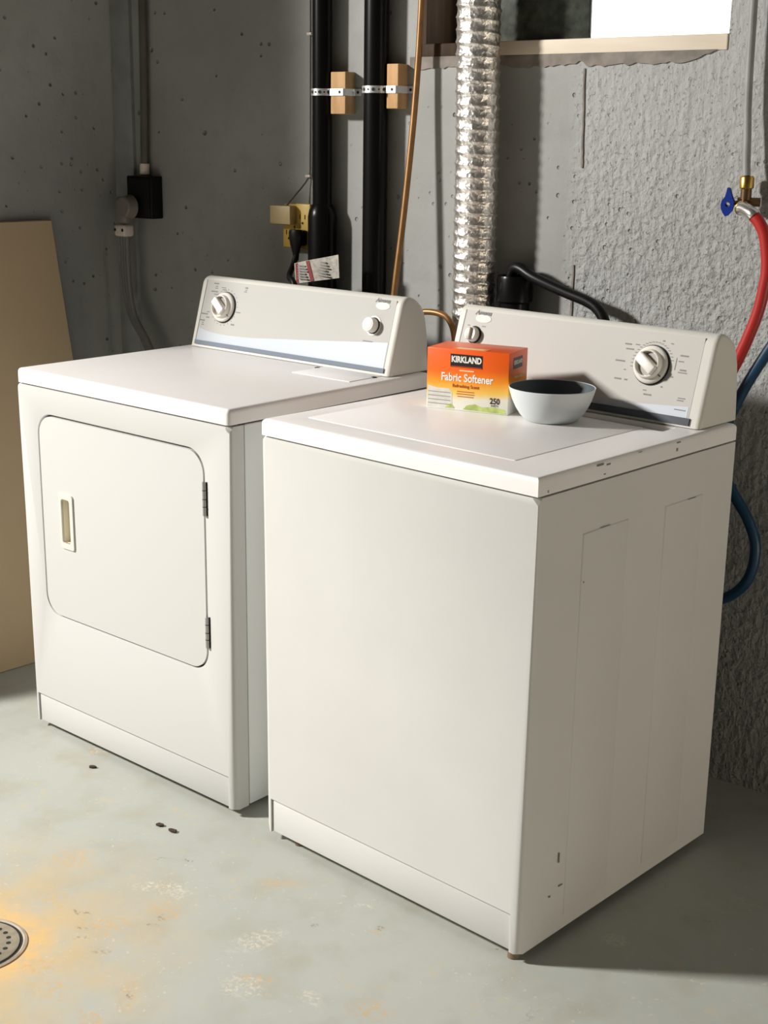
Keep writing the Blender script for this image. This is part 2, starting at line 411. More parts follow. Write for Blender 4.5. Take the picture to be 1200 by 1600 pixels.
fl = MB().box(-4.8, 3.4, -3.8, 1.6, -.12, 0)
struct(fl.build('floor', M['floor']), 'grey-green painted concrete floor with worn, rusty patches')
struct(MB().box(-4.8, 3.4, -3.8, 1.6, 3.0, 3.1).build('ceiling', M['ceil']))
OX0, OX1, OZ0, OZ1 = ws(-1.036), ws(-.240), 1.6315, 2.10
wb_ = MB()
wb_.poly([(-2.55, 0), (3.5, 0), (3.5, 3.0), (-2.55, 3.0)], .26, hole=[[(OX0, OZ0), (OX0, OZ1), (OX1, OZ1), (OX1, OZ0)]])
wall = wb_.build('wall_back', M['wall']); wall.matrix_world = WALL_M
struct(wall, 'grey painted concrete back wall, troweled and pitted at the right')
def wavy_strip(x0, z0, x1, z1, w, proud, n=18):           # a narrow raised or stained form seam on the back wall
    t = MB(); pts = []
    for i in range(n + 1):
        f = i / n; pts.append((x0 + (x1 - x0) * f - w * (.5 + .4 * random.random()), z0 + (z1 - z0) * f))
    for i in range(n, -1, -1):
        f = i / n; pts.append((x0 + (x1 - x0) * f + w * (.5 + .4 * random.random()), z0 + (z1 - z0) * f))
    t.poly(pts, proud + .002, Matrix.Translation((0, -proud, 0)))
    return t
for (a, b, c, d, w, m) in ((-.579, 1.60, -.573, 1.384, .003, 'mortar'), (-.583, 1.165, -.583, .95, .003, 'mortar')):
    o = wavy_strip(ws(a), b, ws(c), d, w, .003).build('form_seam', M[m], wall)
left = MB().box(-4.60, -2.14, -.58, 0.78, 0, 3.0)
struct(left.build('wall_left', M['wall_side']), 'dim grey painted concrete side wall at the left')
struct(MB().box(3.2, 3.4, -3.8, 1.05, 0, 3.0).build('wall_right', M['room']))
struct(MB().box(-4.8, 3.2, -3.8, -3.6, 0, 3.0).build('wall_front', M['room']))
cs = MB().box(ws(-2.150), ws(-2.062), -.012, .03, 0, 3.0, .004, 2)
o = cs.build('trim_1', M['pipe_paint']); o.matrix_world = WALL_M; struct(o, 'narrow vertical concrete strip in the room corner')

struct(MB().box(-4.8, -4.6, -3.6, -.58, 0, 3.0).build('wall_far_left', M['room']))

# window: rough mortar under the sill, sill board, frame, dark pane and clear pane
mp = []
xs = [OX0 - .03 + (OX1 - .02 - OX0 + .03) * i / 80 for i in range(81)]
for x in xs: mp.append((x, 1.632 - min(1, (OX1 - .02 - x) / .10 + .12) * .025 + .012 * noise.noise((x * 14, 0, 0)) + .009 * noise.noise((x * 50, 3, 0))))
for x in reversed(xs): mp.append((x, 1.634))
o = MB().poly(mp, .02, Matrix.Translation((0, -.0035, 0))).build('trim_2', M['mortar']); o.matrix_world = WALL_M
struct(o, 'broken mortar edge under the window sill')
win = MB()
for a in ((OX0, OX1, .055, .095, 1.664, 1.668), (OX0, OX1, .05, .10, 2.06, 2.10), (OX1 - .012, OX1, .05, .10, 1.664, 2.06)): win.box(*a, .0)
window = win.build('window_1', M['frame']); window.matrix_world = WALL_M
struct(window, 'basement window with a dark left pane and a bright right pane')
MB().box(ws(-.925), OX1 - .001, -.004, .20, 1.631, 1.664, .003, 2).build('window_sill', M['sill'], window)
MB().box(OX0 + .002, ws(-.925), -.002, .20, 1.628, 1.664, .003, 2).build('window_sill', M['jamb'], window)
MB().box(OX0 + .0005, OX0 + .014, .002, .255, 1.664, 2.0995).build('window_jamb', M['jamb'], window)  # dark lining added to cover the lit left reveal
MB().box(OX0 + .0145, OX0 + .095, .13, .20, 1.664, 2.10, .003).build('window_jamb', M['jamb'], window)
MB().box(OX0 + .096, ws(-.578), .040, .052, 1.668, 2.08, .003, 2, Matrix.Rotation(math.radians(-.6), 4, 'Y')).build('dark_pane', M['dark_pane'], window)
MB().box(ws(-.578), OX1 - .012, .070, .074, 1.668, 2.06).build('glass_pane', M['glass'], window)

# ------------------------------------------------------------------ shared appliance builders
H, ZB = .912, .018
VN = Vector((0, .2755, .9613)); NN = Vector((0, -.9613, .2755)); UU = Vector((1, 0, 0))
PROFILE = [(0, 0), (.0445, .1555), (.047, .1625), (.052, .170), (.060, .1752), (.070, .177), (.081, .1755), (.095, .1705), (.108, .1625), (.120, .151), (.129, .136), (.136, .112), (.142, .07), (.147, .0)]
def console_shell(x0, x1, w0, parent):
    t = bmesh.new(); L_ = []
    for x in (x0, x1): L_.append([t.verts.new((x, w0 + p[0], H + .0015 + p[1])) for p in PROFILE])
    n = len(PROFILE)
    for i in range(n): t.faces.new((L_[0][i], L_[0][(i + 1) % n], L_[1][(i + 1) % n], L_[1][i]))
    ends = [t.faces.new(L_[0][::-1]), t.faces.new(L_[1])]
    bmesh.ops.recalc_face_normals(t, faces=t.faces)
    es = [e for f in ends for e in f.edges if max(v.co.z for v in e.verts) > H + .01]
    bmesh.ops.bevel(t, geom=es, offset=.010, segments=4, affect='EDGES', profile=.5)
    b = MB(); b._add(t)
    return b.build('console', M['plastic'], parent, 40)
def pmat(w0, u, v, n=.0):                   # on the sloping console face: along, up, out
    return frame(Vector((u, w0 + .0034, H + .0135)) + VN * v + NN * n, UU, VN, NN)
def on_panel(w0, pts, n0, n1):              # flat piece on the console face, outline in (u, v)
    b = MB(); mt = frame(Vector((0, w0 + .0034, H + .0135)) + NN * n1, UU, -NN, VN)   # poly is XZ, depth +y = inwards
    b.poly(pts, n1 - n0, mt)
    return b
def big_dial(w0, u, v, parent, turn, r=.038):
    m = pmat(w0, u, v)
    k = MB().lathe([(r + .0022, .0005), (r + .0022, .0032), (r - .003, .0034), (r - .003, .0005)], 40, m).build('dial_ring', M['gap'], parent)
    d = MB().lathe([(0, .0), (r, .0025), (r, .007), (r - .002, .010), (r * .80, .0125), (r * .74, .021), (r * .69, .0225), (r * .65, .0215), (r * .62, .0125), (0, .0125)], 40, m).build('dial', M['knob'], parent)
    MB().lathe([(0, .0128), (r * .60, .0128), (r * .60, .0132), (0, .0132)], 28, m).build('dial_recess', M['knob_grey'], d)
    g = MB().box(-r * .66, r * .66, -.0105, .0105, .010, .0295, .004, 3, m @ Matrix.Rotation(turn, 4, 'Z')).build('dial_grip', M['knob'], d)
    MB().box(r * .80, r * .97, -.0012, .0012, .0095, .0125, .0004, 1, m @ Matrix.Rotation(turn, 4, 'Z')).build('dial_pointer', M['print'], d)
    return d
def dashes(w0, lst, parent, m='print_light'):
    b = MB()
    for (u, v, w, h) in lst:
        b.box(u - w / 2, u + w / 2, v - h / 2, v + h / 2, .0006, .0009, 0, 1, pmat(w0, 0, 0))
    return b.build('printed_marks', M[m], parent)
def script_badge(w0, u, v, parent, size=.0150):
    b = MB().lathe([(0, .0004), (.022, .0004), (.0215, .0013), (0, .0018)], 32, pmat(w0, u + .003, v - .0105) @ Matrix.Diagonal((1, .42, 1, 1))).build('badge', M['plastic'], parent)
    text('lettering', 'Amana', size, pmat(w0, u, v + .002, .0012), M['print'], parent, .0002, .38, .0003, 1.05)
def front_sel(x):
    return lambda a, b: abs(a.x - x) < 1e-5 and abs(b.x - x) < 1e-5 and abs(a.y) < 1e-5 and abs(b.y) < 1e-5

# ------------------------------------------------------------------ dryer
DA = .034666
Wd, Dd = .733, .642
dr = thing('clothes_dryer', 'white clothes dryer with a side-hinged front door, standing left of the washer', 'dryer', (-1.51734, -.01887, 0), DA)
door = rrect(.071, .654, .320, .8145, .052, 9)
nz0, nz1 = ZB, .0935
outer = [(0, nz0), (.012, nz0), (.012, nz1), (.711, nz1), (.711, nz0), (Wd, nz0), (Wd, .8745), (0, .8745)]
fp = MB().poly(outer, .040, hole=[door], bevels=[(lambda a, b: abs(a.y) < 1e-6 and abs(b.y) < 1e-6 and min(a.x, b.x) > .06 and max(a.x, b.x) < .66 and min(a.z, b.z) > .31 and max(a.z, b.z) < .83 and (abs(a.x - b.x) + abs(a.z - b.z) < .02 or abs(a.x - b.x) < 1e-5 or abs(a.z - b.z) < 1e-5), .003, 2), (front_sel(0), .009, 3), (front_sel(Wd), .012, 4)])
fp.build('front_panel', M['enamel'], dr)
cb = MB().box(.003, Wd - .0015, .0440, Dd, ZB, .8745, .004, 2)
cb.build('cabinet', M['enamel_side_lit'], dr)
MB().box(.006, Wd - .006, .034, Dd - .01, ZB + .004, .8815).build('dark_gap_filler', M['gap'], dr)  # black filler standing for the shade inside the panel gaps
MB().box(.0128, .7102, .0042, .036, ZB, .0905, .003, 2).build('kick_panel', M['enamel'], dr)
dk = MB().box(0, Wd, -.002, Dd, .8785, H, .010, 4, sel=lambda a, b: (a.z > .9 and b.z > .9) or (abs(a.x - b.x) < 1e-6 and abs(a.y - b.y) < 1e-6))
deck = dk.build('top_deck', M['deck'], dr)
di = rrect(.0755, .6495, .3245, .8100, .0475, 9)
dd = MB().poly(di, .018, Matrix.Translation((0, .0005, 0)), hole=[rrect(.1475, .1905, .505, .6275, .004, 3)], bevels=[(lambda a, b: abs(a.y) < 1e-6 and abs(b.y) < 1e-6 and max(abs(a.x - .3625), abs(b.x - .3625)) > .23 and False, .002, 2)])
ddo = dd.build('door', M['enamel'], dr)
hd = MB().poly(rrect(.1435, .1950, .500, .6330, .006, 4), .006, Matrix.Translation((0, -.0035, 0)), hole=[rrect(.1515, .1835, .5135, .6205, .007, 4)])
hdo = hd.build('handle_frame', M['plastic'], ddo)
hp = MB().poly(rrect(.1490, .1890, .508, .626, .006, 3), .003, Matrix.Translation((0, .0165, 0)))
for a in ((.1485, .1515, .0, .018, .508, .626), (.1835, .1885, .0, .018, .508, .626), (.1485, .1885, .0, .018, .6205, .626), (.1485, .1885, .0, .018, .508, .5135)): hp.box(*a)
hp.build('handle_cup', M['yellowed'], ddo)
for z0, z1 in ((.675, .749), (.380, .451)):
    hb = MB().cyl((.6560, -.0025, z0), (.6560, -.0025, z1), .0042, seg=12, bev=.0008)
    hb.box(.6525, .6600, -.001, .006, z0 + .001, z1 - .001)
    h = hb.build('hinge', M['chrome'], ddo)
    gb = MB()
    for f in (.26, .48, .74): gb.cyl((.6560, -.0025, z0 + (z1 - z0) * f), (.6560, -.0025, z0 + (z1 - z0) * f + .0015), .0046, seg=12)
    gb.box(.6605, .6635, -.0006, .004, z0, z1); gb.build('hinge_gap', M['gap'], h)
# lint door at the rear of the top
ld = MB().box(.505, .688, .408, .516, H - .002, H + .0016, .0012, 2).build('lint_door', M['deck'], dr)
for a in ((.498, .508, .492, .503), (.682, .692, .487, .498)): MB().box(*a, H - .001, H + .0022, .0008, 1).build('lint_door_notch', M['gap'], ld)
W0 = .517
con = console_shell(.022, Wd - .022, W0, dr)
PV = .163
pan = on_panel(W0, [(.040, .0), (.692, .0), (.692, PV), (.044, PV)], -.001, .0004).build('control_panel', M['panel'], con)
curve_top = [(.044, .038), (.075, .031), (.11, .0275), (.16, .0265), (.24, .029), (.34, .037), (.46, .046), (.58, .056), (.685, .0645)]
on_panel(W0, [(.041, .0045), (.690, .0045), (.690, .0645)] + list(reversed(curve_top)), .0003, .0008).build('silver_band', M['silver'], con)
on_panel(W0, [(.040, -.006), (.694, -.006), (.694, .0045), (.040, .0045)], -.001, .0035).build('trim_strip', M['silver_grey'], con)
on_panel(W0, [(.0385, .0), (.0405, .0), (.0445, PV), (.0425, PV)], .0, .0009).build('panel_edge_line', M['print'], con)
big_dial(W0, .126, .0965, con, math.radians(-38))
m = pmat(W0, .636, .0995)
bt = MB().lathe([(.0235, .0012), (.0235, .0016), (.019, .0019), (.019, .001)], 28, m).build('button_ring', M['plastic'], con)
b1 = MB().lathe([(0, .001), (.0175, .001), (.0168, .021), (.0155, .0225), (0, .0225)], 28, m).build('start_button', M['knob'], con)
MB().lathe([(0, .0226), (.0128, .0226), (.0120, .0232), (0, .0236)], 24, m).build('button_cap', M['knob_dot'], b1)
MB().lathe([(.0178, .0012), (.0178, .0046), (.0200, .0012)], 28, m).build('button_gap', M['gap'], con)
mk = [(.080, .155, .018, .003), (.083, .148, .008, .002), (.083, .143, .010, .002), (.078, .134, .024, .003), (.085, .127, .015, .0022), (.110, .146, .016, .002), (.114, .141, .016, .002),
      (.193, .152, .009, .004), (.193, .146, .006, .002), (.191, .142, .010, .002), (.180, .088, .013, .0025), (.166, .0555, .012, .004), (.056, .074, .024, .003), (.070, .066, .012, .0028),
      (.052, .057, .018, .003), (.055, .051, .006, .002), (.056, .046, .008, .002), (.068, .080, .010, .002), (.627, .062, .030, .0025)]
for k in range(22):
    a = PI * (-.15 + 1.9 * k / 21); mk.append((.126 + .046 * math.cos(a), .0965 + .046 * math.sin(a), .0022, .0022))
dashes(W0, mk, con)
script_badge(W0, .650, .158, con)
for (x, y) in ((.06, .06), (.67, .06), (.06, .58), (.67, .58)):
    MB().cyl((x, y, 0), (x, y, ZB + .002), .014, .011, 14).build('foot', M['rust'], dr)

# ------------------------------------------------------------------ washer
Ww, Dw = .6763, .644
wa = thing('washing_machine', 'white top-loading washing machine, nearest the camera, with an orange box and bowl on its lid', 'washing machine', (-Ww, 0, 0), 0)
outer = [(0, ZB), (.0135, ZB), (.0135, .0955), (Ww - .0225, .0955), (Ww - .0225, ZB), (Ww, ZB), (Ww, .8750), (0, .8750)]
cab = MB().poly(outer, Dw, bevels=[(front_sel(0), .010, 4), (front_sel(Ww), .012, 4)])
# shallow pressed panels on the right side
cabo = cab.build('cabinet', M['enamel_worn'], wa)
MB().box(.0143, Ww - .0233, .0040, Dw - .01, ZB + .001, .0930, .003, 2).build('kick_panel', M['enamel_worn'], wa)
for (y0, y1, z0, z1) in ((.132, .275, .045, .790), (.396, .532, .045, .790)):
    p = MB().box(Ww - .004, Ww + .0020, y0, y1, z0, z1, .0045, 3, sel=lambda a, b: a.x > Ww and b.x > Ww)
    p.build('pressed_panel', M['enamel_worn'], cabo)
sc = MB()
for (y, z, ly, lz) in ((.199, .790, .030, .0012), (.489, .788, .028, .0012), (.109, .175, .0030, .020), (.118, .115, .012, .002), (.085, .105, .004, .003), (.14, .70, .003, .003)):
    sc.box(Ww + .0016, Ww + .0024, y - ly / 2, y + ly / 2, z - lz / 2, z + lz / 2)
sc.build('scuff_marks', M['print'], cabo)
MB().box(.008, Ww - .008, .008, Dw - .01, .870, .8815).build('dark_gap_filler', M['gap'], wa)  # black filler as the shade in the gap under the deck
# deck with an opening for the lid and the trough behind it
def deck_map(x, y, z): return frame((0, 0, H), UU, (0, 0, -1), (0, 1, 0))
hole = [(.0620, .0650), (.5690, .0650), (.5750, .0710), (.5750, .4650), (.6170, .4650), (.6170, .5150), (.0560, .5150), (.0560, .0710)]
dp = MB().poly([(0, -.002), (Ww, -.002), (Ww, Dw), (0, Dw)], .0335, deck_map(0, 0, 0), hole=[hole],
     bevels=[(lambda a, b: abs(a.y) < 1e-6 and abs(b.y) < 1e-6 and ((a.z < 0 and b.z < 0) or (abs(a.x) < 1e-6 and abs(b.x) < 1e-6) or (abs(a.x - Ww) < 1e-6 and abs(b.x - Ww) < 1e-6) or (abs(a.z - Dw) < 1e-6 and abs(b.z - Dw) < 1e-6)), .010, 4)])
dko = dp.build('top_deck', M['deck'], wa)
MB().box(.050, .625, .058, .525, H - .020, H - .0095).build('deck_trough', M['deck'], wa)
MB().box(.0580, .5732, .0672, .4670, H - .0095, H + .0012, .0016, 2).build('lid', M['deck'], wa)
wr = MB()
for (y, z, ly, lz) in ((.175, .905, .020, .0035), (.20, .902, .012, .003), (.19, .886, .006, .002), (.026, .884, .003, .004), (.425, .893, .006, .006), (.43, .906, .012, .002), (.30, .908, .010, .0015)):
    wr.box(Ww - .0004, Ww + .0004, y - ly / 2, y + ly / 2, z - lz / 2, z + lz / 2)
wr.build('paint_chip', M['print'], dko)
W1 = .525
con = console_shell(.0155, Ww - .0155, W1, wa)
on_panel(W1, [(.032, .0), (.634, .0), (.634, PV), (.038, PV)], -.001, .0004).build('control_panel', M['panel_washer'], con)
on_panel(W1, [(.033, .0055), (.630, .0055), (.630, .0275), (.50, .0180), (.30, .0175), (.14, .0205), (.036, .030)], .0003, .0008).build('silver_band', M['silver'], con)
on_panel(W1, [(.032, -.0085), (.638, -.0085), (.638, .0055), (.032, .0055)], -.001, .0035).build('trim_strip', M['dark_trim'], con)
on_panel(W1, [(.0300, .0), (.0322, .0), (.0385, PV), (.0363, PV)], .0, .0009).build('panel_edge_line', M['print'], con)
big_dial(W1, .529, .0975, con, math.radians(-35))
m = pmat(W1, .0725, .1095)
k1 = MB().lathe([(0, .001), (.0165, .001), (.0155, .016), (.0140, .0175), (0, .0175)], 28, m).build('small_knob', M['knob'], con)
MB().box(-.0045, .0045, -.0135, .0135, .016, .024, .002, 2, m).build('knob_grip', M['knob_dot'], k1)
MB().lathe([(.0168, .0012), (.0168, .0042), (.0195, .0012)], 28, m).build('knob_gap', M['gap'], con)
mk = [(.466, .133, .015, .003), (.488, .134, .010, .002), (.472, .1235, .018, .0028), (.455, .098, .022, .003), (.470, .0815, .005, .002), (.458, .062, .016, .003), (.477, .062, .007, .003), (.533, .039, .018, .003),
      (.597, .1235, .018, .003), (.592, .112, .012, .002), (.600, .0955, .014, .003), (.600, .0905, .020, .002), (.579, .080, .006, .0025), (.561, .058, .005, .0025), (.610, .0415, .016, .002), (.608, .037, .014, .002), (.612, .019, .026, .0022),
      (.525, .047, .008, .002), (.545, .1475, .005, .0025), (.565, .144, .006, .002), (.052, .129, .006, .002), (.094, .130, .010, .002)]
for k in range(20):
    a = PI * (.10 + .95 * k / 19); mk.append((.529 + .046 * math.cos(a), .0975 + .046 * math.sin(a), .0055, .0014))
for k in range(6): mk.append((.5815, .116 - .004 * k, .0014, .004))
dashes(W1, mk, con)
script_badge(W1, .086, .157, con)
for (x, y) in ((.072, .030), (.652, .018), (.06, .59), (.62, .59)):
    MB().cyl((x, y, 0), (x, y, ZB + .002), .012, .010, 14).build('foot', M['rust'], wa)

# ------------------------------------------------------------------ things on the washer lid
ZL = H + .0014
bx = thing('fabric_softener_box', 'orange cardboard box of fabric softener sheets standing on the washer lid', 'box', (-.52657, .31551, ZL), .2808)
bw, bd, bh = .1792, .0987, .1240
bo = MB().box(0, bw, 0, bd, 0, bh, .0012, 2).build('carton', M['card'], bx)
FM = lambda u, v, n=.0004: frame((u, -n, v), (1, 0, 0), (0, 0, 1), (0, -1, 0))
RM = lambda u, v, n=.0004: frame((bw + n, u, v), (0, 1, 0), (0, 0, 1), (1, 0, 0))
def plate(x0, x1, z0, z1, m, name, n=.0003, fm=FM):
    return MB().box(x0, x1, z0, z1, 0, .0003, 0, 1, fm(0, 0, n)).build(name, M[m], bx)
plate(.052, .122, .088, .1145, 'card_black', 'brand_banner', .0001)
plate(.0535, .1205, .0882, .0905, 'card_red', 'banner_stripe', .00035)
text('lettering', 'KIRKLAND', .0170, FM(.087, .1035, .0006), M['card_white'], bx, .0001, 0, .0007, .80)
text('lettering', 'Fabric Softener', .0225, FM(.089, .0665, .0006), M['card_white'], bx, .0001, 0, .0005, .82)
text('lettering', 'Refreshing Scent', .0095, FM(.087, .0500, .0006), M['card_red'], bx, .0001, 0, .0001, .92)
plate(.072, .104, .0805, .0830, 'card_cream', 'printed_line')
for z, w in ((.0385, .038), (.0335, .040), (.0285, .036)): plate(.087 - w / 2, .087 + w / 2, z, z + .0012, 'card_red', 'printed_line')
text('lettering', '250', .0165, FM(.151, .0255, .0006), M['card_black'], bx, .0001, 0, .0004, .88)
text('lettering', 'SHEETS', .0055, FM(.151, .0165, .0006), M['card_black'], bx, .0001, 0, .0, .9)
tw = MB().poly([(.002, .002), (.062, .002), (.058, .012), (.057, .036), (.050, .043), (.022, .043), (.003, .047)], .0002, Matrix.Translation((0, -.0003, 0))); tw.build('towel_print', M['towel'], bx)
for z in (.010, .018, .026, .034): plate(.004, .054, z, z + .0009, 'print_light', 'towel_fold', .0004)
lf = MB().poly([(.042, .003), (.048, .010), (.056, .013), (.060, .008), (.064, .004)], .0002, Matrix.Translation((0, -.0005, 0)))
lf.poly([(.082, .003), (.090, .012), (.108, .016), (.124, .011), (.150, .014), (.174, .010), (.176, .002)], .0002, Matrix.Translation((0, -.0003, 0)))
lf.build('leaf_print', M['leaf_print'], bx)
text('lettering', 'Fabric Softener', .0085, RM(.055, .073, .0006), M['card_cream'], bx, .0001, 0, .0002, .95)
plate(.022, .070, .090, .1125, 'card_black', 'brand_banner', .0001, RM)
text('lettering', 'KIRKLAND', .0115, RM(.046, .102, .0006), M['card_white'], bx, .0001, 0, .0004, .80)
plate(.030, .072, .056, .0585, 'card_red', 'printed_line', .0003, RM)
MB().box(.055, .127, .004, .030, bh - .0002, bh + .0006).build('opening_flap', M['orange_lip'], bx)
MB().box(.062, .120, .008, .020, bh + .0005, bh + .0009).build('printed_line', M['card_cream'], bx)

bl = thing('bowl', 'pale grey plastic bowl with a dark slate inside, on the washer lid', 'bowl', (-.2706, .3964, ZL))
pr = [(0, 0), (.048, 0), (.0525, .0022), (.062, .012), (.071, .026), (.078, .041), (.0825, .055), (.0850, .064), (.0853, .0655), (.0845, .0662), (.0832, .0655)]
MB().lathe(pr, 64).build('outer_shell', M['bowl'], bl, 50)
pi_ = [(.0833, .0652), (.0808, .055), (.076, .041), (.069, .027), (.060, .014), (.050, .006), (0, .005)]
MB().lathe(pi_, 64).build('inner_surface', M['bowl_in'], bl, 60)

# ------------------------------------------------------------------ foil duct
def duct():
    pts = [(-.806, .35), (-.806, 1.07), (-.8085, 1.205), (-.808, 1.40), (-.813, 1.61), (-.8145, 1.75), (-.818, 2.99)]
    def axis(z):
        for (a, za), (b, zb) in zip(pts, pts[1:]):
            if za <= z <= zb: return a + (b - a) * (z - za) / (zb - za)
        return pts[-1][0]
    z0, z1 = .35, 2.99; pitch = .0268; nr = int((z1 - z0) / pitch * 9); seg = 56
    t = bmesh.new(); rings = []
    for i in range(nr + 1):
        z = z0 + (z1 - z0) * i / nr; c = WP(axis(z), .071, z); ring = []
        for k in range(seg):
            a = 2 * PI * k / seg; ph = (z / pitch + k / seg) % 1.0
            rid = math.exp(-((ph - .5) / .085) ** 2)
            sag = -.0022 * math.sin(PI * ((ph + .5) % 1.0)) ** 1.0
            ns = .0013 * noise.noise((math.cos(a) * 3.2, math.sin(a) * 3.2, z * 75)) + .0008 * noise.noise((math.cos(a) * 8, math.sin(a) * 8, z * 170))
            r = .0515 + .0014 * rid + sag + ns * (1 - .7 * rid)
            ring.append(t.verts.new((c.x + r * math.cos(a), c.y + r * math.sin(a), z)))
        rings.append(ring)
    for a, b in zip(rings, rings[1:]):
        for k in range(seg): t.faces.new((a[k], a[(k + 1) % seg], b[(k + 1) % seg], b[k]))
    bb = MB(); bb._add(t)
    o = bb.build('foil_duct', M['foil'], None, 60)
    return tag(o, 'shiny crinkled aluminium dryer duct rising in front of the back wall', 'duct')
duct()

# ------------------------------------------------------------------ black drain pipes, straps and blocks
def drain_pipe(x, r, label, hub=None):
    p = thing('drain_pipe', label, 'pipe', WP(x, .036, 0))
    MB().cyl((0, 0, .0), (0, 0, 3.0), r, seg=36).build('pipe_length', M['abs'], p)
    if hub: MB().lathe([(r, hub + .02), (r + .009, hub + .006), (r + .0125, hub - .012), (r + .0125, hub - .55), (r + .008, hub - .58), (r, hub - .59)], 36).build('pipe_hub', M['abs'], p)
    return p
P1, P2, RP1, RP2 = -1.3155, -1.1415, .0250, .0310
drain_pipe(P1, RP1, 'black plastic drain pipe beside the yellow outlet, with a wider hub low down', 1.255)
drain_pipe(P2, RP2, 'black plastic drain pipe next to the leaning copper tube')
def strap(x, r, z, tail, label):
    c = WP(x, .036, z); s = thing('pipe_strap', label, 'strap', c, WA)
    n = 22; th = .0016; hw = .0085; ring = []
    a0, a1 = math.radians(150), math.radians(356)
    path = [(-r - .004, .033)] + [((r + .0022) * math.cos(a0 + (a1 - a0) * i / n), (r + .0022) * math.sin(a0 + (a1 - a0) * i / n)) for i in range(n + 1)]
    path += [(r + .006, -.0062), (tail - .001, -.0060), (tail + .0022, -.0035), (tail + .0030, .026), (tail + .0060, .0318), (tail + .026, .0340)]
    t = bmesh.new(); R_ = []
    for i, (x_, y_) in enumerate(path):
        nx, ny = path[max(i - 1, 0)], path[min(i + 1, len(path) - 1)]
        tx, ty = ny[0] - nx[0], ny[1] - nx[1]; l = math.hypot(tx, ty); px, py = ty / l * th, -tx / l * th
        R_.append([t.verts.new((x_, y_, -hw)), t.verts.new((x_ + px, y_ + py, -hw)), t.verts.new((x_ + px, y_ + py, hw)), t.verts.new((x_, y_, hw))])
    for a, b in zip(R_, R_[1:]):
        for k in range(4): t.faces.new((a[k], a[(k + 1) % 4], b[(k + 1) % 4], b[k]))
    t.faces.new(R_[0][::-1]); t.faces.new(R_[-1]); bmesh.ops.recalc_face_normals(t, faces=t.faces)
    b = MB(); b._add(t); b.build('strap_band', M['steel'], s)
    hb = MB()
    for k, dg in enumerate((205, 228, 251, 274, 297, 320, 343)):
        a = math.radians(dg); q = r + .0040; rr = .0042 if k % 2 == 0 else .0022
        hb.cyl((q * math.cos(a), q * math.sin(a), 0), ((q + .0006) * math.cos(a), (q + .0006) * math.sin(a), 0), rr, seg=10)
    for xx in (tail - .012, tail + .016): hb.cyl((xx, -.0055 if xx < tail else .034, 0), (xx, -.0082 if xx < tail else .0300, 0), .0036, seg=10)
    hb.build('strap_hole', M['gap'], s)
    return s
strap(P1, RP1, 1.553, .0755, 'perforated metal strap around the drain pipe nearer the yellow outlet')
strap(P2, RP2, 1.558, .0675, 'perforated metal strap around the drain pipe beside the copper tube')
def block(x0, x1, z0, z1, label):
    c = WP((x0 + x1) / 2, 0, z0); w = (x1 - x0) / 2
    o = MB().box(-w, w, -.040, .0005, 0, z1 - z0, .002, 2).build('wood_block', M['block']); o.location = c; o.rotation_euler.z = WA
    return tag(o, label, 'wood block', 'wood blocks under the pipe straps')
block(-1.288, -1.240, 1.500, 1.602, 'small pine block between the two black drain pipes')
block(-1.109, -1.074, 1.513, 1.618, 'small pine block between the black drain pipe and the copper tube')

# copper tube, leaning, with its bend behind the machines
ct = MB().tube([WP(-1.000, .030, 2.99), WP(-1.002, .030, 2.3), WP(-1.005, .031, 1.95), WP(-1.008, .034, 1.76), WP(-1.0115, .040, 1.601), WP(-1.0145, .052, 1.45), WP(-1.019, .073, 1.255), WP(-1.024, .092, 1.10), WP(-1.03, .10, .98), WP(-1.03, .10, .90)], .0080, 14, 8)
o = ct.build('copper_tube', M['copper']); tag(o, 'brown copper tube leaning down the wall right of the black drain pipes', 'tube')
ct = MB().tube([WP(-.955, .135, .93), WP(-.935, .135, 1.00), WP(-.910, .135, 1.034), WP(-.882, .135, 1.041), WP(-.847, .135, 1.038), WP(-.825, .135, 1.026), WP(-.808, .136, .99), WP(-.800, .137, .90), WP(-.80, .138, .5)], .0075, 12, 8)
o = ct.build('gas_tube', M['copper']); tag(o, 'short arched brown tube in the gap between the two machine consoles', 'tube')

# ------------------------------------------------------------------ left corner: conduit, outlet box, dryer cord
cd = thing('electrical_conduit', 'thin dark conduit running down the wall into the black outlet box', 'conduit', WP(-2.0, .017, 0))
MB().tube([(.010, 0, 2.99), (.005, 0, 1.81), (-.008, 0, 1.36), (-.009, 0, 1.334)], .0115, 12, 4).build('conduit_pipe', M['conduit'], cd)
MB().cyl((-.009, 0, 1.331), (-.008, 0, 1.362), .0145, seg=14, bev=.001).build('conduit_fitting', M['clamp'], cd)
ob = thing('outlet_box', 'black wall-mounted outlet box near the left corner', 'outlet', WP(-2.006, 0, 1.267), WA)
MB().box(-.052, .052, -.045, .0, -.060, .060, .004, 3).build('box_body', M['black'], ob)
MB().box(-.047, .047, -.048, -.044, -.055, .055, .003, 2).build('cover_plate', M['black'], ob)
pc = thing('dryer_power_cord', 'grey dryer power cord with a round plug and pale clamp below the black box', 'power cord', WP(-2.03, .05, 0))
pg = MB().cyl((.010, -.005, 1.240), (.010, -.040, 1.240), .034, .030, 24, .004)
pg.box(-.034, .012, -.036, -.006, 1.190, 1.268, .012, 4)
pg.build('plug', M['plug_grey'], pc)
cl = MB().box(-.036, .014, -.040, -.002, 1.155, 1.189, .008, 3).build('cord_clamp', M['clamp'], pc)
for x in (-.028, .007): MB().cyl((x, -.0402, 1.174), (x, -.0412, 1.174), .0045, seg=10).build('clamp_screw', M['black'], cl)
cw = MB()
